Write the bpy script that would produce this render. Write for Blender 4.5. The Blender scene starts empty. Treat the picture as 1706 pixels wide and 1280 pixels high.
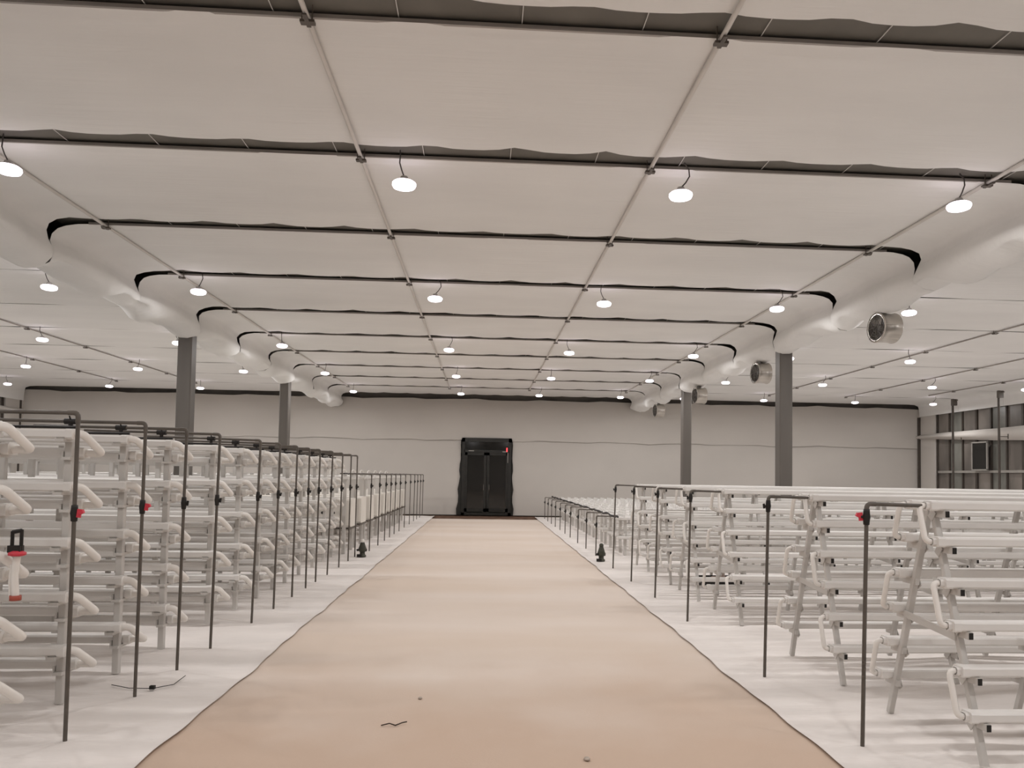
import bpy, math, random
from mathutils import Vector, Matrix

random.seed(7)
SC = bpy.context.scene
COL = SC.collection
PI = math.pi
def S2L(r, g, b):
    f = lambda c: (c / 255 / 12.92) if c / 255 <= .04045 else ((c / 255 + .055) / 1.055) ** 2.4
    return (f(r), f(g), f(b), 1)

# ------------------------------------------------------------------ camera
cam_d = bpy.data.cameras.new('camera'); cam = bpy.data.objects.new('camera', cam_d); COL.objects.link(cam)
SC.camera = cam
FPX = 1280.0
cam_d.sensor_width = 36; cam_d.lens = FPX / 1706 * 36
cam_d.shift_x = -33.3 / 1706; cam_d.shift_y = 100.7 / 1706
cam_d.clip_start = .05; cam_d.clip_end = 200
yw, pt, rl = .06308356, .04080646, .01534843
F = Vector((math.sin(yw) * math.cos(pt), math.cos(yw) * math.cos(pt), math.sin(pt)))
R0 = Vector((math.cos(yw), -math.sin(yw), 0)); U0 = R0.cross(F)
Rv = R0 * math.cos(rl) + U0 * math.sin(rl); Uv = -R0 * math.sin(rl) + U0 * math.cos(rl)
M = Matrix((Rv, Uv, -F)).transposed().to_4x4(); M.translation = Vector((0, 0, 1.6))
cam.matrix_world = M

# ------------------------------------------------------------------ world, colour management
w = bpy.data.worlds.new('night'); SC.world = w; w.use_nodes = True
w.node_tree.nodes['Background'].inputs[0].default_value = (.5, .55, .7, 1)
w.node_tree.nodes['Background'].inputs[1].default_value = .004
SC.view_settings.view_transform = 'Standard'; SC.view_settings.look = 'None'
SC.view_settings.exposure = 0.0; SC.view_settings.gamma = 1; SC.view_settings.use_curve_mapping = False
SC.cycles.use_denoising = True
SC.cycles.adaptive_threshold = .02
SC.cycles.max_bounces = 8; SC.cycles.diffuse_bounces = 5; SC.cycles.glossy_bounces = 3
LAMP_W = 32.0
LAMP_COL = (1.0, .982, .975)

# ------------------------------------------------------------------ materials
def mat(name, col, rough=.6, var=0, vscale=(3, 3, 3), bump=0, bscale=(20, 20, 20), metal=0, col2=None, detail=3, spec=.4, emis=None, estr=0, bdist=.01):
    m = bpy.data.materials.new(name); m.use_nodes = True
    nt = m.node_tree; b = nt.nodes['Principled BSDF']
    c = tuple(col[:3]) + (1,)
    b.inputs['Base Color'].default_value = c
    b.inputs['Roughness'].default_value = rough; b.inputs['Metallic'].default_value = metal
    b.inputs['Specular IOR Level'].default_value = spec
    if emis: b.inputs['Emission Color'].default_value = tuple(emis) + (1,); b.inputs['Emission Strength'].default_value = estr
    def noise(sc, det):
        tc = nt.nodes.new('ShaderNodeTexCoord'); mp = nt.nodes.new('ShaderNodeMapping'); n = nt.nodes.new('ShaderNodeTexNoise')
        mp.inputs['Scale'].default_value = sc; n.inputs['Scale'].default_value = 1; n.inputs['Detail'].default_value = det
        nt.links.new(tc.outputs['Object'], mp.inputs[0]); nt.links.new(mp.outputs[0], n.inputs['Vector']); return n
    if var:
        n = noise(vscale, detail); r = nt.nodes.new('ShaderNodeValToRGB')
        d = tuple(x * (1 - var) for x in c[:3]) + (1,) if col2 is None else tuple(col2[:3]) + (1,)
        r.color_ramp.elements[0].position = .35; r.color_ramp.elements[1].position = .65
        r.color_ramp.elements[0].color = d; r.color_ramp.elements[1].color = c
        nt.links.new(n.outputs[0], r.inputs[0]); nt.links.new(r.outputs[0], b.inputs['Base Color'])
    if bump:
        n = noise(bscale, 4); bp = nt.nodes.new('ShaderNodeBump'); bp.inputs['Strength'].default_value = bump; bp.inputs['Distance'].default_value = bdist
        nt.links.new(n.outputs[0], bp.inputs['Height']); nt.links.new(bp.outputs[0], b.inputs['Normal'])
    return m

WHITE = (.80, .755, .70)
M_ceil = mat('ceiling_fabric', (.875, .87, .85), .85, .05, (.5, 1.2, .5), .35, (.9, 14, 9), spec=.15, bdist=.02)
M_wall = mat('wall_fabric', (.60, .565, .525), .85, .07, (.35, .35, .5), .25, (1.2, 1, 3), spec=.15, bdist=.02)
M_cloth = mat('ground_cloth', (.80, .75, .715), .8, .1, (.9, 2.2, 1), .9, (2.0, 9, 4), spec=.2, bdist=.02)
M_path = mat('tan_carpet', (.675, .59, .525), .9, 1, (.22, .75, 1), .35, (60, 90, 60), col2=(.625, .525, .445), spec=.1, bdist=.004)
def tan_wear(m):            # trodden tan patch at the near end of the carpet, ragged edge
    nt = m.node_tree; b = nt.nodes['Principled BSDF']; src = b.inputs['Base Color'].links[0].from_socket
    tc = nt.nodes.new('ShaderNodeTexCoord'); sp = nt.nodes.new('ShaderNodeSeparateXYZ'); nt.links.new(tc.outputs['Object'], sp.inputs[0])
    n = nt.nodes.new('ShaderNodeTexNoise'); n.inputs['Scale'].default_value = 1.1; n.inputs['Detail'].default_value = 5; nt.links.new(tc.outputs['Object'], n.inputs['Vector'])
    ma = nt.nodes.new('ShaderNodeMath'); ma.operation = 'MULTIPLY_ADD'; ma.inputs[1].default_value = 3.0; nt.links.new(n.outputs[0], ma.inputs[0]); nt.links.new(sp.outputs['Y'], ma.inputs[2])
    mr = nt.nodes.new('ShaderNodeMapRange'); mr.inputs['From Min'].default_value = 8.4; mr.inputs['From Max'].default_value = 6.0; nt.links.new(ma.outputs[0], mr.inputs['Value'])
    mx = nt.nodes.new('ShaderNodeMix'); mx.data_type = 'RGBA';
    cin = [i for i in mx.inputs if i.type == 'RGBA']; cin[1].default_value = (.56, .43, .34, 1)
    nt.links.new(mr.outputs[0], mx.inputs[0]); nt.links.new(src, cin[0]); nt.links.new([o for o in mx.outputs if o.type == 'RGBA'][0], b.inputs['Base Color'])
tan_wear(M_path)
M_soil = mat('brown_soil', (.20, .12, .085), .95, .5, (4, 4, 4), .8, (12, 12, 12), spec=.1)
M_roof = mat('roof_dark', (.30, .275, .245), .8, .3, (1, 1, 1))
M_pvc = mat('white_plastic', (.75, .725, .695), .38, .05, (2, 2, 2), spec=.45)
M_pvc2 = mat('white_pipe', (.81, .775, .73), .35, .04, (4, 4, 4), spec=.45)
M_post = mat('white_powder_coated_steel', (.56, .535, .505), .42, .06, (5, 5, 2), spec=.45)
M_board = mat('white_board', (.81, .77, .71), .5, .05, (2, 2, 1), spec=.35)
M_pole = mat('dark_grey_pipe', (.115, .098, .082), .45, .2, (8, 8, 3), spec=.4)
M_black = mat('black_plastic', (.018, .015, .013), .5, .3, (12, 12, 12), spec=.35)
M_red = mat('red_plastic', (.62, .045, .07), .45, .15, (20, 20, 20))
M_grey = mat('grey_steel', (.145, .13, .115), .5, .12, (3, 3, .6), spec=.4)
M_steel = mat('stainless_steel', (.62, .58, .53), .32, .15, (2, 30, 30), metal=.9)
M_alu = mat('aluminium_rail', (.42, .39, .36), .45, .1, (3, 20, 20), metal=.4)
M_rod = mat('pale_steel_rod', (.72, .69, .65), .5, .08, (10, 3, 10))
M_cord = mat('lamp_cord', (.10, .09, .085), .6, .2, (30, 30, 30))
M_cap = mat('lamp_housing', (.66, .64, .62), .45, .1, (10, 10, 10))
M_glow = mat('lamp_glow', (.9, .9, .9), .5, .02, emis=(1.0, .88, .98), estr=5.0)
M_glass = mat('night_glass', (.012, .012, .011), .08, .3, (.6, .6, .6), spec=.5)
M_pane = mat('dark_pane', (.26, .232, .206), .35, .45, (.9, 1.3, .7), spec=.4)
M_pane2 = mat('dark_green_pane', (.24, .24, .215), .3, .4, (.9, 1.1, .7), spec=.4)
M_frame = mat('window_frame_brown', (.075, .062, .052), .5, .2, (4, 4, 4))
M_framel = mat('window_frame_pale', (.36, .34, .31), .45, .15, (4, 4, 4))
M_door = mat('black_door_frame', (.02, .019, .016), .4, .3, (5, 5, 5))
M_exit = mat('red_light', (.8, .05, .05), .4, .02, emis=(1, .06, .07), estr=1.6)
M_pink = mat('pinkish_box', (.52, .34, .28), .7, .25, (15, 15, 15))
M_green = mat('dark_green_plastic', (.05, .05, .035), .5, .3, (15, 15, 15))
M_twig = mat('dry_twig', (.06, .04, .03), .8, .3, (30, 30, 30))
M_stone = mat('pale_stone', (.55, .47, .40), .8, .3, (30, 30, 30))

# ------------------------------------------------------------------ mesh builder
class MB:
    def __init__(s): s.v = []; s.f = []; s.sm = []
    def add(s, vs, fs, smooth=False):
        o = len(s.v); s.v += [tuple(x) for x in vs]
        s.f += [tuple(i + o for i in f) for f in fs]; s.sm += [smooth] * len(fs)
    def box(s, c, d, m=None):
        x, y, z = d[0] / 2, d[1] / 2, d[2] / 2
        vs = [Vector((a * x, b * y, e * z)) for a in (-1, 1) for b in (-1, 1) for e in (-1, 1)]
        if m: vs = [m @ v for v in vs]
        vs = [v + Vector(c) for v in vs]
        s.add(vs, [(0, 1, 3, 2), (4, 6, 7, 5), (0, 4, 5, 1), (2, 3, 7, 6), (0, 2, 6, 4), (1, 5, 7, 3)]); return s
    def bar(s, p0, p1, wd, ht, up=(0, 0, 1), bev=0):
        p0, p1 = Vector(p0), Vector(p1); d = (p1 - p0); L = d.length; d.normalize(); up = Vector(up)
        if abs(d.dot(up)) > .98: up = Vector((0, 1, 0))
        a = d.cross(up).normalized(); b = a.cross(d)
        if bev: pr = [(-wd/2+bev, -ht/2), (wd/2-bev, -ht/2), (wd/2, -ht/2+bev), (wd/2, ht/2-bev), (wd/2-bev, ht/2), (-wd/2+bev, ht/2), (-wd/2, ht/2-bev), (-wd/2, -ht/2+bev)]
        else: pr = [(-wd/2, -ht/2), (wd/2, -ht/2), (wd/2, ht/2), (-wd/2, ht/2)]
        n = len(pr); vs = [p + a * x + b * y for p in (p0, p1) for x, y in pr]
        s.add(vs, [(i, (i + 1) % n, n + (i + 1) % n, n + i) for i in range(n)] + [tuple(range(n))[::-1], tuple(range(n, 2 * n))]); return s
    def tube(s, pts, r, n=8, caps=True):
        pts = [Vector(p) for p in pts]; k = len(pts)
        rs = r if isinstance(r, (list, tuple)) else [r] * k
        t0 = (pts[1] - pts[0]).normalized(); a = t0.orthogonal().normalized(); vs = []
        for i, p in enumerate(pts):
            if i == 0: t = t0
            elif i == k - 1: t = (pts[-1] - pts[-2]).normalized()
            else: t = ((pts[i] - pts[i-1]).normalized() + (pts[i+1] - pts[i]).normalized()).normalized()
            a = (a - t * a.dot(t)).normalized(); b = t.cross(a)
            sc = 1.0
            if 0 < i < k - 1: sc = 1 / max(.6, t.dot((pts[i+1] - pts[i]).normalized()))
            for j in range(n):
                th = 2 * PI * j / n; vs.append(p + (a * math.cos(th) + b * math.sin(th)) * rs[i] * (1 if sc < 1.2 else 1.08))
        fs = [(i*n+j, i*n+(j+1) % n, (i+1)*n+(j+1) % n, (i+1)*n+j) for i in range(k-1) for j in range(n)]
        s.add(vs, fs, True)
        if caps: s.add(vs[:n], [tuple(range(n))[::-1]]); s.add(vs[-n:], [tuple(range(n))])
        return s
    def lathe(s, prof, n=20, m=None):           # prof: (radius, height) about z
        vs = []
        for r, z in prof:
            for j in range(n):
                v = Vector((r * math.cos(2*PI*j/n), r * math.sin(2*PI*j/n), z)); vs.append(m @ v if m else v)
        k = len(prof)
        s.add(vs, [(i*n+j, i*n+(j+1) % n, (i+1)*n+(j+1) % n, (i+1)*n+j) for i in range(k-1) for j in range(n)], True)
        return s
    def extx(s, prof, x0, x1, smooth=False, caps=True):   # profile (y,z) along X
        n = len(prof); vs = [(x, y, z) for x in (x0, x1) for y, z in prof]
        s.add(vs, [(i, n + i, n + (i+1) % n, (i+1) % n) for i in range(n)], smooth)
        if caps: s.add(vs, [tuple(range(n)), tuple(range(n, 2*n))[::-1]])
        return s
    def grid(s, P, smooth=True):                # P: rows of points
        r, c = len(P), len(P[0]); vs = [p for row in P for p in row]
        s.add(vs, [(i*c+j, i*c+j+1, (i+1)*c+j+1, (i+1)*c+j) for i in range(r-1) for j in range(c-1)], smooth); return s
    def mesh(s, name, m):
        me = bpy.data.meshes.new(name); me.from_pydata(s.v, [], s.f); me.materials.append(m)
        me.polygons.foreach_set('use_smooth', s.sm); me.update(); return me
    def obj(s, name, m, parent=None, loc=(0, 0, 0)):
        return link(name, s.mesh(name, m), parent, loc)

def link(name, data, parent=None, loc=(0, 0, 0), rot=None):
    o = bpy.data.objects.new(name, data); COL.objects.link(o); o.location = loc
    if rot: o.rotation_euler = rot
    if parent: o.parent = parent
    return o
def tag(o, label, cat, group=None):
    o['label'] = label; o['category'] = cat
    if group: o['group'] = group
    return o
def thing(name, label, cat, loc=(0, 0, 0), group=None, rot=None):
    return tag(link(name, None, None, loc, rot), label, cat, group)
def struct(o): o['kind'] = 'structure'; return o
def fillet(pts, r, n=4):
    pts = [Vector(p) for p in pts]; out = [pts[0]]
    for i in range(1, len(pts) - 1):
        a, b, c = pts[i-1], pts[i], pts[i+1]; u = (a - b); v = (c - b)
        q = min(r, u.length * .48, v.length * .48); p0 = b + u.normalized() * q; p1 = b + v.normalized() * q
        for k in range(n + 1):
            t = k / n; out.append(p0.lerp(b, t).lerp(b.lerp(p1, t), t))
    out.append(pts[-1]); return out
def wob(x, y, seed, a=1):
    return a * (math.sin(x * 1.3 + seed) * math.sin(y * .9 + seed * 2.1) + .6 * math.sin(x * 2.9 + y * 1.7 + seed * 3.3) + .4 * math.sin(x * .7 - y * 4.1 + seed)) / 2
ORD = 'first second third fourth fifth sixth seventh eighth ninth tenth eleventh twelfth thirteenth fourteenth fifteenth'.split()

# ================================================================== SETTING
WALL_Y, XL, XR, CZ = 30.85, -17.75, 18.05, 4.78
BACK_Y = -7.0
struct(MB().box((.15, 12, -.09), (37, 39, .1)).obj('floor', M_soil))
struct(MB().box((.15, 12, 5.16), (37, 39, .1)).obj('roof', M_roof))

# ceiling fabric, laid in strips between the truss slots
SLOT = [-4.9, -2.3, .2, 2.78, 5.33, 7.68, 10.2, 12.72, 15.38, 17.9, 20.45, 23.0, 25.55, 28.1, 30.72]
sec = []
def flat(a, b, st=.3):
    n = max(1, round((b - a) / st)); return [(a + (b - a) * i / n, CZ) for i in range(n + 1)]
sec += [(XL + .03, 4.2), (XL + .03, 4.4), (XL + .05, 4.6), (XL + .1, 4.71), (XL + .25, 4.765)]
sec += flat(XL + .5, -6.6)
sec += [(-6.42, 4.74), (-6.22, 4.63), (-6.1, 4.48), (-6.06, 4.34), (-6.0, 4.25), (-5.9, 4.2), (-5.75, 4.2), (-5.65, 4.25), (-5.61, 4.33), (-5.6, 4.43), (-5.63, 4.55), (-5.62, 4.64), (-5.55, 4.71), (-5.45, 4.75), (-5.3, 4.775)]
sec += flat(-5.15, 5.5, .15)
sec += [(5.62, 4.775), (5.76, 4.75), (5.86, 4.71), (5.93, 4.64), (5.93, 4.55), (5.91, 4.43), (5.93, 4.33), (5.97, 4.25), (6.06, 4.2), (6.2, 4.2), (6.3, 4.26), (6.36, 4.36), (6.42, 4.5), (6.53, 4.65), (6.76, 4.74)]
sec += flat(6.95, XR - .5)
sec += [(XR - .25, 4.765), (XR - .1, 4.71), (XR - .05, 4.6), (XR - .03, 4.42), (XR - .03, 4.28)]
def slot_w(x, z, k):
    full = .3 if k <= 5 else .24
    if -5.7 < x < 6.0:
        if z < 4.45: return .004
        return full * min(1, max(.02, (z - 4.45) / .28))
    return .03 if z > 4.7 else .004
for k in range(len(SLOT) - 1):
    rows = []
    for v in (0, .02, .04, .055, .07, .085, .1, .13, .18, .25, .33, .42, .5, .58, .67, .75, .82, .88, .93, .97, 1):
        row = []
        for x, z in sec:
            y0 = SLOT[k]; y1 = SLOT[k + 1]
            wd = slot_w(x, z, k + 1)
            ph = (x + .37 * k) / .88
            cusp = (1 - abs(math.sin(PI * ph))) ** 1.5
            e1 = y1 - wd * (.86 + .2 * cusp * (.6 + .4 * math.sin(3.1 * k + math.floor(ph)))) if wd > .05 else y1 - wd
            y = y0 + (e1 - y0) * v
            bl = math.sin(PI * v) ** .7
            if z > 4.74:
                zz = z - .008 * bl + wob(x * 1.2, y * 2, k, .008)
                zz -= .016 * math.exp(-((v - .065 - .008 * math.sin(x * 1.7 + k)) / .022) ** 2) * (.6 + .4 * math.sin(x * 2.3 + k * 2))
                zz += .02 * cusp * max(0, v - .85) / .15 * (1 if wd > .05 else 0)
                xx = x
            else:
                g = max(0, 1 - abs(z - 4.42) / .4)
                sgn = 1 if (-5.7 < x < 0) else -1 if 0 < x < 6.0 else -1 if -7 < x <= -5.7 else 1 if 6 <= x < 7 else 0
                xx = x + sgn * (.13 * bl * g + wob(y * 2.2, z * 6, k + x, .03))
                zz = z
                if z < 4.3 and abs(x) < 7:
                    zz = z + wob(y * 2.6, x * 1.5, 1.7 * (x > 0), .11) + .03
            row.append((xx, y, zz))
        rows.append(row)
    struct(MB().grid(rows).obj('ceiling', M_ceil))
for k, y in enumerate(SLOT[:-1]):
    if y > 2: struct(MB().box((.18, y + .012, CZ + .012), (10.7, .022, .03)).obj('ceiling_rail', M_alu))
M_beam = mat('beam_dark', (.19, .178, .155), .7, .2, (2, 2, 2))
for y in SLOT[1:-1]:
    struct(MB().box((.18, y - .05, 4.885), (11.6, .8, .1)).obj('ceiling_beam', M_beam))
for i in range(13):
    x = -5.0 + .87 * i
    struct(MB().bar((x, -5, CZ + .04), (x, 30.5, CZ + .04), .006, .006).obj('ceiling_wire', M_pvc))

# longitudinal pipes under the ceiling, each with clamps at the slots
clamp_me = None
mb = MB()
for sx in (-1, 1): mb.bar((sx * .035, -.05, -.02), (sx * .035, -.05, .12), .008, .008)
mb.bar((-.05, -.03, -.028), (.05, -.03, -.028), .05, .018); mb.bar((0, -.14, -.035), (0, .02, -.03), .03, .012)
clamp_me = mb.mesh('clamp', M_pole)
PIPES = [(-13.05, 'left bay'), (-10.3, 'left bay'), (-4.93, 'middle bay'), (-1.27, 'middle bay'), (1.65, 'middle bay'), (5.24, 'middle bay'), (10.65, 'right bay'), (13.6, 'right bay'), (16.2, 'right bay')]
pos = {-13.05: 'outer', -10.3: 'inner', -4.93: 'leftmost', -1.27: 'left of the path line', 1.65: 'right of the path line', 5.24: 'rightmost', 10.65: 'nearest the fans', 13.6: 'second from the fans', 16.2: 'nearest the window wall'}
for x, bay in PIPES:
    t = thing('ceiling_pipe', 'long thin white pipe under the %s ceiling, %s' % (bay, pos[x]), 'pipe', (x, 0, CZ - .03), 'lengthwise ceiling pipes')
    y1 = 28.1 if abs(x) < 16 else 27.0
    MB().tube([(0, -5, 0), (0, y1, 0)], .02 if abs(x) < 6 else .016, 8).obj('pipe', M_rod if abs(x) < 6 else M_alu, t)
    for y in SLOT[3:-1]:
        if y <= y1: link('clamp', clamp_me, t, (0, y, 0))

# walls
def sheet(x0, x1, z0, z1, y, bulge, seed, step=.5, edge=0):
    nx = int((x1 - x0) / step); rows = []
    for i in range(9):
        v = i / 8
        rows.append([(x0 + (x1 - x0) * j / nx, y - bulge * math.sin(PI * v) + wob(x0 + (x1-x0)*j/nx, v * 3, seed, .02), z0 + (z1 - z0) * v + (edge * wob(j * step * 1.7, 0, seed) if i in (0, 8) else 0)) for j in range(nx + 1)])
    return rows
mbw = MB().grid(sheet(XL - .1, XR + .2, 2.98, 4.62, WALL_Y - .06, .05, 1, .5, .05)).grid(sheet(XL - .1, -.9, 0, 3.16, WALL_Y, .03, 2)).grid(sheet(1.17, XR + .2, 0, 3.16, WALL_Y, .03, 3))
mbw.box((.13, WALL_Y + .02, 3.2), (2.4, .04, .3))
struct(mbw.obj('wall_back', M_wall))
struct(MB().box((.15, WALL_Y + .3, 2.4), (36.4, .1, 5.4)).obj('wall_outer', M_roof))
struct(MB().box((.15, BACK_Y, 2.4), (36.4, .1, 5.4)).obj('wall_front', M_wall))
for nm, x, s in (('wall_left', XL, 1), ('wall_right', XR, -1)):
    m_ = MB()
    m_.box((x - s * .05, 12, .0), (.1, 38, .6))
    m_.box((x - s * .03, (WALL_Y - 1.22 + WALL_Y) / 2, 2.3), (.1, 1.2, 4.6))
    struct(m_.obj(nm, M_wall))
    st = struct(MB().box((x - s * .12, 11.3, 2.5), (.04, 36.6, 4.9)).obj('window_1' if s > 0 else 'window_2', M_pane))
    fr = MB(); y = 29.62; i = 0
    panes = MB()
    while y > 2:
        fr.box((x - s * .07, y, 2.4), (.07, .06 if i % 3 else .1, 4.6))
        if i % 3 == 1: panes.box((x - s * .095, y - .4, 2.4), (.01, .7, 4.4))
        y -= .82; i += 1
    fr.obj('window_frame', M_frame, st); panes.obj('pane', M_pane2, st)
    f2 = MB()
    for z in (.9, 2.0): f2.box((x - s * .05, 15.8, z), (.07, 27.4, .09))
    f2.obj('window_rail', M_framel, st)
    # pale fabric band along the window wall
    rows = []
    for i in range(9):
        v = i / 8; row = []
        for j in range(41):
            y = WALL_Y - .05 - j * .7; u = min(1, j * .7 / 7)
            top = 3.53 if s < 0 else 3.88; bot = (3.36 - .36 * u) if s < 0 else (3.7 - .1 * u)
            row.append((x + s * (.03 + .16 * math.sin(PI * v)), y, bot + (top - bot) * v + wob(y, v, 5, .015)))
        rows.append(row)
    struct(MB().grid(rows).obj('trim_1' if s > 0 else 'trim_2', M_wall))
struct(MB().box((XR - .05, WALL_Y - .16, 2.1), (.1, .1, 4.3)).obj('trim_3', M_frame))
struct(MB().box((XL - .02, WALL_Y - .3, 2.1), (.1, .12, 4.3)).obj('trim_4', M_frame))

# pale open sash in the right-hand window wall
t = link('open_sash', None, st, (XR - .1, 26.75, 2.06))
fr = MB()
for dy in (-.42, .42): fr.box((0, dy, .5), (.05, .05, 1.0))
for dz in (0, 1.0): fr.box((0, 0, dz), (.05, .89, .05))
fr.obj('sash_frame', M_framel, t); MB().box((.01, 0, .5), (.01, .8, .95)).obj('pane', M_glass, t)

# double door
d = struct(link('door_1', None, None, (.14, WALL_Y - .06, 0)))
fr = MB()
for x in (-.93, .93): fr.box((x, 0, 1.54), (.12, .12, 3.08))
fr.box((0, 0, 3.0), (1.98, .12, .16)); fr.box((0, -.01, 2.55), (1.8, .1, .1)); fr.box((0, 0, .05), (1.98, .12, .1))
fr.obj('door_frame', M_door, d)
MB().box((0, .02, 2.78), (1.8, .02, .4)).obj('transom', M_glass, d)
for sx in (-1, 1):
    lf = MB()
    for x in (.06, .82): lf.box((sx * x, 0, 1.3), (.1, .06, 2.4))
    for z in (.2, 2.46): lf.box((sx * .44, 0, z), (.86, .06, .14))
    l = lf.obj('door_leaf', M_door, d)
    MB().box((sx * .44, .01, 1.33), (.7, .02, 2.15)).obj('pane', M_glass, l)
    MB().bar((sx * .11, -.07, 1.0), (sx * .11, -.07, 1.22), .02, .02).obj('door_handle', M_grey, l)
MB().box((-.62, -.07, 2.56), (.22, .02, .03)).box((.72, -.07, 2.54), (.2, .02, .03)).box((.84, -.07, 2.3), (.025, .02, .4)).obj('bright_strip', M_framel, d)
MB().box((.8, -.08, 2.62), (.05, .04, .16)).obj('indicator_light', M_exit, d)
# ragged black plastic lining beside the door
rg = MB()
for sx, x0 in ((-1, -.99), (1, .99)):
    rows = []
    for i in range(13):
        z = 3.05 * i / 12; wd = (.02 + .16 * (1 - i / 12) ** 1.2 * (1 if sx < 0 else .45) + .03 * math.sin(i * 1.9))
        rows.append([(x0 + sx * max(.01, wd) * q, -.02 - .02 * q, z) for q in (0, .5, 1)])
    rg.grid(rows)
rg.obj('door_lining', M_door, d)

# steel columns under the gutters
for nm, (x, y) in zip(('left near', 'left far', 'right near', 'right far'), ((-5.82, 15.35), (-5.82, 22.85), (6.17, 15.45), (6.17, 23.1))):
    c = struct(MB().bar((x, y, 0), (x, y, 4.35), .27, .27, (0, 1, 0), .02).obj('steel_column', M_grey))
    c['label'] = 'dark grey square steel column, %s' % nm
for z, dx in ((2.36, -.02), (2.39, .03)):
    pass

# ================================================================== GROUND
def cloth(x0, x1, y0, y1, inner, seed):
    ys = []; y = y0
    while y < y1: ys.append(y); y += .07 if y < 9 else .16
    ys.append(y1)
    n = 46; rows = []
    for y in ys:
        row = []
        for j in range(n + 1):
            q = (j / n) ** 2.0; e = inner + .02 * wob(y * 1.6, 0, seed) + .006 * math.sin(y * 9 + seed)
            x = e + (x1 - e) * q if inner == x0 else e + (x0 - e) * q
            d = abs(x - e)
            h = (.016 + .018 * min(1, max(0, d - .3))) * math.sin(y * 7.5 + 2.2 * math.sin(x * .8 + seed) + 1.3 * math.sin(x * 2.1 + y)) * max(0, wob(x * .9, y * .8, seed + 2) + .25) + .006 * wob(x * 5, y * 8, seed)
            lip = .012 * max(0, 1 - d / .05)
            row.append((x, y, max(-.03, -.008 + h * min(1, d / .25) + lip)))
        rows.append(row)
    return rows
tag(MB().grid(cloth(-17.7, -1.83, -6.9, 30.0, -1.83, 1.0)).obj('ground_cloth', M_cloth), 'wrinkled white ground cloth under the racks left of the tan path', 'ground cloth', 'white ground cloths')
tag(MB().grid(cloth(2.03, 18, -6.9, 30.0, 2.03, 4.0)).obj('ground_cloth', M_cloth), 'wrinkled white ground cloth under the racks right of the tan path', 'ground cloth', 'white ground cloths')
rows = []
for i in range(230):
    y = -6.9 + 35.1 * i / 229
    rows.append([(-1.89 + 3.98 * j / 16, y, -.014 + .003 * wob(j * .7, y * 3, 2)) for j in range(17)])
tag(MB().grid(rows).obj('path_carpet', M_path), 'long tan carpet path running straight to the dark double door', 'carpet')
# small litter on the ground
tag(MB().tube([(-.62, 5.02, -.006), (-.57, 5.04, .0), (-.53, 5.02, -.006), (-.49, 5.06, -.002), (-.46, 5.06, .004)], .004, 5).obj('twig', M_twig), 'small dark twig lying on the tan carpet', 'twig')
def pebble(x, y, r, label):
    m_ = MB(); prof = [(0.0001, -r * .5), (r * .8, -r * .35), (r, 0), (r * .7, r * .4), (.0001, r * .55)]
    m_.lathe(prof, 8, Matrix.Translation((x, y, r * .4 - .012)) @ Matrix.Diagonal((1, 1.3, .8, 1)))
    tag(m_.obj('pebble', M_stone), label, 'pebble', 'pebbles on the path')
pebble(.62, 4.41, .02, 'pale pebble on the tan carpet near its front edge')
pebble(-.42, 5.62, .016, 'tiny pale pebble on the tan carpet beyond the twig')
tag(MB().tube([(-2.72, 5.95, .004), (-2.55, 5.85, .006), (-2.38, 5.84, .006), (-2.27, 5.95, .006), (-2.28, 6.2, .006)], .003, 5).box((-2.38, 5.84, .014), (.035, .03, .025)).obj('cable_tie', M_black), 'thin cord with a black clip on the white cloth', 'cord')

# ================================================================== LAMPS
glow_me = MB().lathe([(.0001, -.05), (.075, -.048), (.108, -.036), (.12, -.012), (.118, .008), (.1, .022), (.0001, .024)], 20).mesh('diffuser', M_glow)
cap_me = MB().lathe([(.085, .018), (.08, .034), (.045, .045), (.035, .075), (.0001, .08)], 16).mesh('housing', M_cap)
cord_mes = []
for q, b in enumerate((.0, .05, -.05, .09)):
    cord_mes.append(MB().tube([(0, 0, .07), (b * .55, -.02, .13), (b, -.03, .2), (b * .9, -.03, .27), (b * .5 - .02, -.02, .33)], .007, 6).mesh('cord', M_cord))
al = bpy.data.lights.new('lamp_light', 'AREA'); al.shape = 'DISK'; al.size = .21; al.energy = LAMP_W; al.color = LAMP_COL
CX = [(-16.45, 'left bay', 0), (-13.05, 'left bay', 1), (-9.95, 'left bay', 2), (-6.98, 'left bay', 3),
      (-4.65, 'middle bay', 0), (-.84, 'middle bay', 1), (1.97, 'middle bay', 2), (4.93, 'middle bay', 3),
      (7.25, 'right bay', 0), (10.25, 'right bay', 1), (13.7, 'right bay', 2), (16.7, 'right bay', 3)]
ROWS = [27.6, 22.7, 17.9, 12.7, 7.7, 2.7, -2.5]
for ri, y in enumerate(ROWS):
    for x, bay, ci in CX:
        if y < 7 and abs(x) > 8: continue
        t = thing('led_lamp', 'pendant lamp in the %s, %s row from back wall, %s from the left' % (bay, ORD[ri], ORD[ci]), 'lamp', (x, y - .05, 4.5), 'pendant lamps in rows')
        link('diffuser', glow_me, t); link('housing', cap_me, t); link('cord', random.choice(cord_mes), t, rot=(0, 0, random.uniform(-.5, .5)))
        l = link('lamp_light', al, t, (0, 0, -.056))

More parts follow.
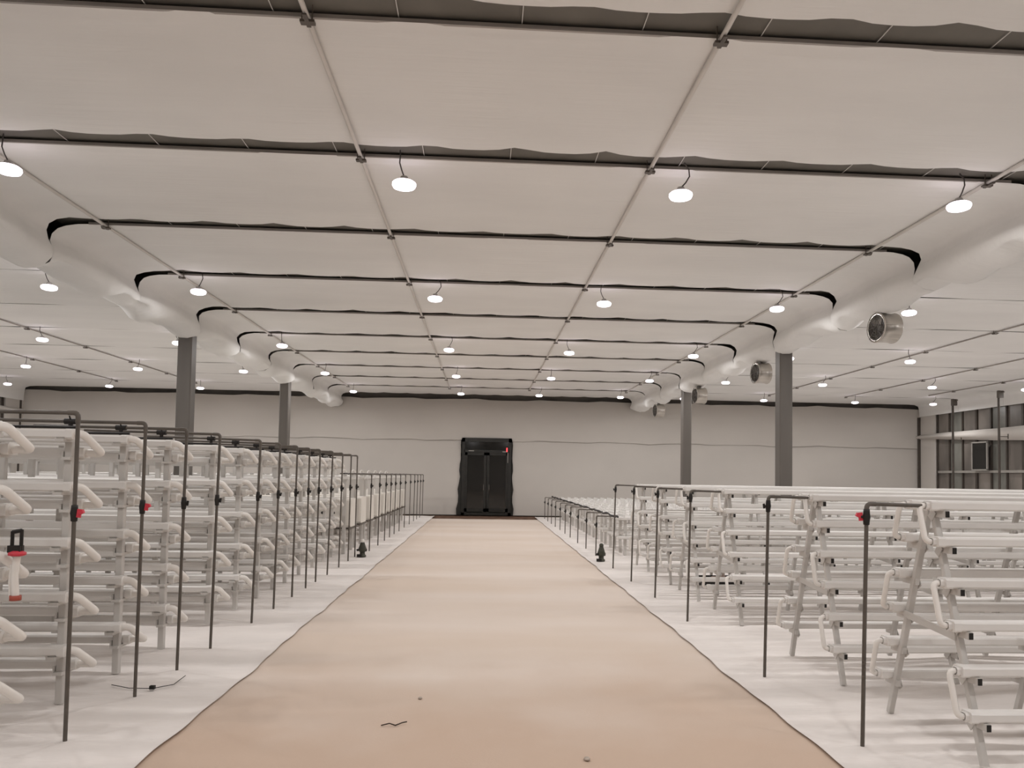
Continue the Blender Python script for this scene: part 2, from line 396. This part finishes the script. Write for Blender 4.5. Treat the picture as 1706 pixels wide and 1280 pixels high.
# ================================================================== LEFT TALL RACKS
def prof(wd, ht, b, cy=0, cz=0):
    a, h = wd / 2, ht / 2
    return [(cy-a, cz-h+b), (cy-a+b, cz-h), (cy+a-b, cz-h), (cy+a, cz-h+b), (cy+a, cz+h-b), (cy+a-b, cz+h), (cy-a+b, cz+h), (cy-a, cz+h-b)]
LL = 8.6
lch_me = MB().extx(prof(.098, .064, .012), -LL, .05).extx(prof(.106, .072, .012), .03, .075).mesh('gully', M_pvc)
lhood_me = MB().tube(fillet([(.06, -.08, .002), (.125, -.08, .002), (.185, .05, -.118), (.16, .08, -.124), (.06, .08, -.124)], .035, 4), .027, 10).mesh('connector', M_pvc2)
lpost_me = MB().bar((0, 0, 0), (0, 0, 1.84), .05, .05, (0, 1, 0), .004).mesh('post', M_post)
lbr_me = MB().box((0, 0, -.043), (.06, .2, .02)).box((-.035, 0, -.02), (.012, .16, .05)).mesh('bracket', M_post)
OZ = [1.835, 1.475, 1.10, .735, .375]
LY = [4.65, 5.5, 6.3, 7.15, 8.32, 9.2, 10.05, 10.8, 11.45, 12.3, 13.25, 14.15, 14.88]
LPY = [4.76, 5.67, 6.42, 7.18, 8.42, 9.28, 10.15, 10.92, 11.55, 12.4, 13.38, 14.28, 15.02]
for i, y in enumerate(LY):
    t = thing('gully_rack', 'tall white gully rack left of the tan path, %s from the near end' % ORD[i], 'rack', (-2.85, y, 0), 'tall gully racks left of the path')
    for z in OZ:
        link('gully', lch_me, t, (0, -.08, z)); link('gully', lch_me, t, (0, .08, z - .122))
        link('connector', lhood_me, t, (0, 0, z))
        link('bracket', lbr_me, t, (0, -.045, z)); link('bracket', lbr_me, t, (0, .045, z - .122))
    n = min(9, 3 + int((y - 4) * .58))
    for k in range(n): link('post', lpost_me, t, (-.92 * k, 0, 0))

# dark standpipes that feed the racks
def pole_parts(h, arm, side, drop=.0, r=.0125):
    p = MB().tube(fillet([(0, 0, -.02), (0, 0, h), (side * arm, 0, h), (side * (arm + .25), 0, h - drop)], .035, 4), r, 8)
    return p.mesh('pipe', M_pole)
elbow = {}
valve_me = MB().lathe([(.0126, -.05), (.018, -.047), (.019, -.03), (.02, -.02), (.023, 0), (.02, .02), (.019, .03), (.018, .047), (.0126, .05)], 12).tube([(0, 0, 0), (.035, -.008, 0)], .009, 8).mesh('valve', M_black)
hand_me = MB().bar((.03, -.01, -.025), (.036, -.01, .025), .024, .01).bar((.03, -.01, 0), (.06, -.014, .014), .018, .022).mesh('handle', M_red)
handb_me = MB().bar((.03, -.01, -.02), (.036, -.01, .02), .016, .01).mesh('handle', M_black)
tee_me = MB().tube([(-.04, 0, 0), (.04, 0, 0)], .022, 10).tube([(0, 0, 0), (0, 0, -.06)], .016, 8).tube([(0, 0, 0), (.01, -.04, .035)], .006, 6).mesh('tee_fitting', M_black)
def pole(label, x, y, h, arm, side, vz, red, group, flip=1, drop=0., tee=None, lean=0.):
    t = thing('standpipe', label, 'pipe', (x, y, 0), group)
    t.rotation_euler = (0, lean, 0)
    key = (h, arm, side, drop)
    if key not in elbow: elbow[key] = (pole_parts(h, arm, side, drop), MB().tube(fillet([(0, 0, h - .06), (0, 0, h), (side * .06, 0, h)], .035, 4), .015, 8).mesh('elbow', M_pole))
    link('pipe', elbow[key][0], t); link('elbow', elbow[key][1], t)
    v = link('valve', valve_me, t, (0, 0, vz), rot=(0, 0, 0 if flip > 0 else PI))
    link('handle', hand_me if red else handb_me, v)
    if tee is not None: link('tee_fitting', tee_me, t, (side * tee, 0, h))
    return t
for i, y in enumerate(LPY):
    pole('%sdark standpipe feeding the %s tall left rack from the near end' % ('red-handled ' if i in (0, 1) else '', ORD[i]),
         -2.43, y, 1.935, .95, -1, 1.335, i in (0, 1), 'standpipes along the tall left racks', tee=.52, lean=random.uniform(.0, .022))
# dark feed hose lying on each tall rack
for i, y in enumerate(LY):
    tag(MB().tube([(-2.8, y - .03, 1.885), (-3.6, y - .02, 1.885), (-5.5, y - .04, 1.888), (-8, y - .03, 1.885), (-11.2, y - .04, 1.885)], .01, 6).obj('feed_hose', M_black), 'thin black hose along the top of the %s tall rack from the near end' % ORD[i], 'hose', 'black hoses on the tall racks')

# white drain hose with red cap and black valve on the nearest left rack
t = thing('drain_valve', 'black valve with red collar and white hose on the nearest left rack', 'valve', (-2.63, 4.56, .85))
m_ = MB().tube([(-.03, 0, .28), (-.03, 0, .39)], .01, 6).tube([(.02, 0, .28), (.02, 0, .4)], .01, 6).tube([(-.03, 0, .385), (.02, 0, .395)], .012, 6).box((-.01, 0, .29), (.07, .04, .04)); m_.obj('valve', M_black, t)
MB().lathe([(.03, .25), (.045, .255), (.045, .27), (.025, .28), (.0001, .28)], 12).obj('collar', M_red, t)
MB().tube([(0, 0, .25), (-.01, 0, .14), (.0, 0, .02)], .02, 8).tube([(-.03, .01, .2), (-.035, .01, .1), (-.03, .01, .02)], .012, 8).obj('hose', M_pvc2, t)
MB().lathe([(.0001, 0), (.03, 0), (.03, .028), (.0001, .028)], 12).obj('end_cap', mat('red_brown_cap', (.4, .08, .05), .5, .2, (20, 20, 20)), t)

# ================================================================== RIGHT A-FRAME RACKS
RL = 7.6
GZ = [1.452, 1.235, .995, .755, .512, .275]
legY = lambda z: .045 + (1.45 - z) * .317
rch_me = MB().extx(prof(.094, .055, .01), 0, RL).extx(prof(.1, .061, .01), -.02, .025).extx(prof(.06, .045, .01), -.04, -.015).mesh('gully', M_pvc)
brk_me = MB().bar((0, .03, 0), (0, -.125, 0), .028, .042).bar((-.022, .02, -.035), (-.022, -.02, .02), .006, .05).mesh('bracket', M_post)
plug_me = MB().bar((0, -.124, 0), (0, -.131, 0), .023, .037).mesh('end_plug', M_black)
leg_me = MB().bar((0, -.02, 1.44), (0, -legY(0), 0), .038, .038, (1, 0, 0), .003).mesh('leg', M_post)
legb_me = MB().bar((0, .02, 1.44), (0, legY(0), 0), .038, .038, (1, 0, 0), .003).mesh('leg', M_post)
cross_me = MB().bar((-.024, -legY(.7), .68), (-.024, legY(.72), .72), .012, .045).mesh('crossbar', M_post)
rh = {}
for s in (-1, 1):
    for q, (a, b) in enumerate(((0, 1), (2, 3), (4, 5))):
        ya, yb = s * (legY(GZ[a]) + .065), s * (legY(GZ[b]) + .065)
        p = fillet([(.0, ya, GZ[a]), (-.075, ya, GZ[a]), (-.075, yb, GZ[b]), (.0, yb, GZ[b])], .035, 4)
        rh[s, q] = MB().tube(p, .0175, 9).tube([p[0], p[0] + Vector((-.04, 0, 0))], .023, 9).tube([p[-1], p[-1] + Vector((-.04, 0, 0))], .023, 9).mesh('connector', M_pvc2)
RY = [4.73, 6.43, 8.8, 10.47, 11.98, 13.54]
RPY = [4.58, 6.2, 8.57, 10.2, 11.85, 13.52]
for i, y in enumerate(RY):
    t = thing('gully_rack', 'white A-frame gully rack right of the tan path, %s from the near end' % ORD[i], 'rack', (2.85, y, 0), 'A-frame gully racks right of the path')
    for s in (-1, 1):
        for z in GZ: link('gully', rch_me, t, (-.07, s * (legY(z) + .065), z))
        for q in range(3): link('connector', rh[s, q], t, (-.07, 0, 0))
    for k in range((4, 5, 6, 7, 8, 8)[i]):
        x = .92 * k
        link('leg', leg_me, t, (x, 0, 0)); link('leg', legb_me, t, (x, 0, 0)); link('crossbar', cross_me, t, (x, 0, 0))
        for z in GZ:
            b = link('bracket', brk_me, t, (x, -legY(z), z - .05)); p = link('end_plug', plug_me, b)
            b = link('bracket', brk_me, t, (x, legY(z), z - .05), rot=(0, 0, PI)); 
    pole('%sdark standpipe feeding the %s A-frame rack from the near end' % ('red-handled ' if i == 0 else '', ORD[i]),
         2.32, RPY[i], 1.46, .14, 1, 1.38, i == 0, 'standpipes along the A-frame racks', flip=-1, lean=.022).rotation_euler.z = math.atan((y - .11 - RPY[i]) / .45)

# ================================================================== FAR LEFT BOARDED RACKS
FY = [15.95, 17.25, 18.5, 19.75, 21.0, 22.25, 23.46, 24.75, 26.05]
box_me = MB(); box_me.extx(prof(.72, .56, .03, 0, .8), -6.2, .0)
box_me = box_me.mesh('board_trough', M_board)
hole = MB()
for k in range(14):
    for z in (.66, .8, .94): hole.lathe([(.0001, 0), (.028, 0)], 8, Matrix.Translation((-.12 - .22 * k, -.362, z)) @ Matrix.Rotation(PI / 2, 4, 'X'))
hole_me = hole.mesh('planting_holes', M_black)
fpost_me = MB().bar((0, 0, 0), (0, 0, 1.56), .07, .07, (0, 1, 0), .004).mesh('post', M_post)
fgul_me = MB().extx(prof(.098, .064, .012), -6.3, .05).mesh('gully', M_pvc)
fbase_me = MB().bar((-.02, -.45, .49), (-.02, .55, .49), .03, .035).bar((-6.2, -.3, .49), (0, -.3, .49), .03, .035).mesh('base_rail', M_pole)
for i, y in enumerate(FY):
    t = thing('grow_bed', 'white boxed grow bed on posts beyond the tall left racks, %s from its near end' % ORD[i], 'grow bed', (-2.62, y, 0), 'boxed grow beds far left')
    link('board_trough', box_me, t); link('planting_holes', hole_me, t); link('base_rail', fbase_me, t)
    for k in range(6):
        for s in (-1, 1): link('post', fpost_me, t, (-.12 - 1.1 * k, s * .42, 0))
    link('gully', fgul_me, t, (-.1, -.42, 1.5)); link('gully', fgul_me, t, (-.1, .42, 1.5))
FPY = [16.15, 17.46, 18.6, 19.6, 20.6, 21.8, 23.2, 24.8, 26.3, 27.5, 28.8, 30.0]
for i, y in enumerate(FPY):
    pole('shorter dark standpipe beside the boxed grow beds far left, %s from the near end' % ORD[i], -2.32, y, 1.58, .4, -1, 1.34, False, 'standpipes along the boxed grow beds', lean=.01)
def hoop(pts, r): return MB().tube(pts, r, 6)
m_ = MB(); pts = []
for k in range(60): y = 15.3 + .21 * k; pts.append((-2.72 + .02 * math.sin(k * 1.1), y, 1.585 + .008 * math.sin(k * 2.3)))
tag(m_.tube(pts, .014, 6).obj('feed_hose', M_black), 'black hose running along the tops of the boxed grow beds far left', 'hose', 'black hoses beside the far racks')
hoop_me = MB().tube([(0, -.32, 0), (0, -.28, .07), (0, -.12, .1), (0, .12, .1), (0, .28, .07), (0, .32, 0)], .012, 6).mesh('hoop_hose', M_pvc2)
for i, y in enumerate(FY[:8]):
    tag(link('hoop_hose', hoop_me, None, (-3.1, y + .2, 1.57)), 'pale arched hose on top of the %s boxed grow bed from the near end' % ORD[i], 'hose', 'arched hoses on the grow beds')

# ================================================================== FAR RIGHT LOW RACKS
QY = [16.05, 17.3, 18.6, 20.0, 21.3, 22.5, 23.75, 25.2, 26.6, 28.0]
low = MB().extx(prof(.098, .06, .012), 0, 7)
for k in range(28): low.lathe([(.02, .028), (.026, .075), (.02, .08), (.0001, .08)], 6, Matrix.Translation((.15 + .245 * k, 0, 0)))
low_me = low.mesh('gully', M_pvc)
lpost2_me = MB().bar((0, 0, 0), (0, 0, .72), .06, .06, (0, 1, 0), .004).mesh('post', M_post)
lbar_me = MB().bar((0, -.36, .42), (0, .36, .42), .03, .06).mesh('crossbar', M_post)
for i, y in enumerate(QY):
    t = thing('gully_rack', 'low white gully bench beyond the A-frame racks, %s from its near end' % ORD[i], 'rack', (2.85, y, 0), 'low gully benches far right')
    for dy in (-.36, -.12, .12, .36): link('gully', low_me, t, (-.08, dy, .75))
    for dy in (-.36, .36): link('gully', low_me, t, (-.08, dy, .36))
    for k in range(7):
        for s in (-1, 1): link('post', lpost2_me, t, (.1 + .95 * k, s * .28, 0))
        link('crossbar', lbar_me, t, (.1 + .95 * k, 0, 0))
QP = [15.6, 17.1, 18.6, 20.2, 21.5, 22.9, 24.4, 25.8, 27.2, 28.6]
for i, y in enumerate(QP):
    pole('short dark standpipe beside the low gully benches far right, %s from the near end' % ORD[i], 2.32, y, .8, .2, 1, .62, False, 'standpipes along the low benches', flip=-1, lean=.01)
pts = []
for k in range(70): y = 15.0 + .21 * k; pts.append((2.66 + .035 * math.sin(k * 1.3), y, .815 + .012 * math.sin(k * 2.1)))
tag(MB().tube(pts, [.018 + .012 * (k % 5 == 2) for k in range(70)], 6).obj('feed_hose', M_black), 'black hose running along the ends of the low benches far right', 'hose', 'black hoses beside the far racks')

# ================================================================== RISER VALVES BY THE PATH
def riser(x, y, cap, label):
    t = thing('riser_valve', label, 'valve', (x, y, 0), 'riser valves beside the path')
    MB().lathe([(.07, 0), (.072, .03), (.05, .045), (.048, .09), (.07, .11), (.078, .15), (.062, .2), (.045, .25), (.032, .29), (.0001, .3)], 14).obj('riser', M_green, t)
    MB().tube([(0, -.02, .14), (-.085, -.03, .13), (-.09, -.03, .15)], .026, 8).box((-.05, -.04, .025), (.09, .07, .05)).obj('outlet', M_black, t)
    MB().tube([(.05, 0, .13), (.075, -.01, .13)], .03, 8).obj('handle', M_black, t)
    MB().lathe([(.03, .27), (.042, .28), (.04, .315), (.02, .335), (.0001, .338)], 12).obj('cap', cap, t)
riser(-2.28, 14.98, M_pvc2, 'small dark riser valve with white cap beside the path on the left')
riser(2.27, 14.55, M_green, 'small dark green riser valve beside the path on the right')

# black tub between the A-frame racks
t = thing('plastic_tub', 'low black tub on the cloth behind the third A-frame rack', 'tub', (3.5, 11.23, 0))
rows = []
for z, a, b in ((.0, .2, .11), (.02, .24, .14), (.15, .28, .17)):
    rows.append([(a * sx, b * sy, z) for sx, sy in ((-1, -1), (1, -1), (1, 1), (-1, 1), (-1, -1))])
MB().grid(rows, False).box((0, 0, .006), (.4, .22, .012)).obj('tub', M_black, t)
tag(MB().box((0, 0, .06), (.3, .2, .12)).box((0, 0, .125), (.26, .17, .01)).obj('carton', M_pink, None, (3.55, 11.23, .014)), 'small pinkish brown box inside the low black tub', 'box')
tag(MB().lathe([(.0001, 0), (.045, 0), (.045, .12), (.02, .16), (.02, .19), (.0001, .19)], 12).obj('bottle', M_pvc2, None, (3.55, 11.23, .146)), 'white bottle standing on the pinkish box in the black tub', 'bottle')

# ================================================================== CIRCULATION FANS
RX = Matrix.Rotation(-PI / 2, 4, 'Y')
def fan_meshes():
    L = .3
    drum = MB().lathe([(.2, -L/2), (.232, -L/2 - .004), (.236, -L/2 + .012), (.225, -L/2 + .02), (.222, 0), (.225, L/2 - .02), (.236, L/2 - .012), (.232, L/2 + .004), (.2, L/2)], 32, RX)
    drum.lathe([(.2, -L/2), (.205, 0), (.2, L/2)], 32, RX)
    drum.bar((-L/2, -.223, .02), (L/2, -.223, .02), .012, .012)
    blades = MB()
    for k in range(6):
        rot = Matrix.Rotation(2 * PI * k / 6, 4, 'X')
        P = []
        for r in (.04, .1, .19):
            P.append([rot @ Vector((q * .09 * (1.1 - r), q * .06 * (.6 + r * 2), r)) for q in (-1, 0, 1)])
        blades.grid(P)
    hub = MB().lathe([(.0001, -.08), (.05, -.075), (.055, -.02), (.055, .08), (.0001, .085)], 16, RX)
    gr = MB()
    for r in (.06, .1, .14, .18, .215):
        for xx in (-L/2 - .006, L/2 + .006):
            gr.tube([(xx, r * math.cos(a * PI / 12), r * math.sin(a * PI / 12)) for a in range(25)], .003, 4, False)
    for k in range(8):
        a = k * PI / 4
        for xx in (-L/2 - .008, L/2 + .008): gr.tube([(xx, .02 * math.cos(a), .02 * math.sin(a)), (xx, .225 * math.cos(a), .225 * math.sin(a))], .0035, 4)
    brk = MB().box((-.02, 0, .24), (.06, .1, .04)).box((0, 0, .32), (.1, .012, .16)).box((-.045, 0, .3), (.012, .08, .14)).box((.03, 0, .41), (.14, .1, .014))
    return drum.mesh('drum', M_steel), blades.mesh('blades', M_grey), hub.mesh('hub', M_grey), gr.mesh('grille', M_pole), brk.mesh('bracket', M_grey)
fm = fan_meshes()
for i, y in enumerate((11.45, 16.75, 21.65, 26.75)):
    t = thing('circulation_fan', 'round steel drum fan hanging along the right gutter, %s from the near end' % ORD[i], 'fan', (6.17, y, 3.97), 'drum fans along the right gutter', rot=(0, 0, .12))
    for nm, me in zip(('drum', 'blades', 'hub', 'grille', 'bracket'), fm): link(nm, me, t)

# dark poles with clamps near the right-hand window wall
for nm, (x, y, h) in zip(('farther', 'nearer'), ((16.0, 25.25, 4.45), (16.0, 22.9, 4.48))):
    t = thing('dark_pole', 'tall thin dark pole before the right window wall, the %s of two' % nm, 'pole', (x, y, 0), 'dark poles by the window wall')
    MB().tube([(0, 0, 0), (0, 0, h)], .036, 10).obj('pipe', M_frame, t)
    MB().box((.03, -.03, h - .12), (.16, .1, .22)).box((.09, -.03, h - .05), (.06, .14, .05)).obj('clamp', M_pole, t)
    MB().tube([(0, 0, 3.05), (.28, -.02, 3.04)], .014, 6).tube([(.28, -.02, 2.97), (.28, -.02, 3.13)], .018, 6).obj('hook', M_pole, t)
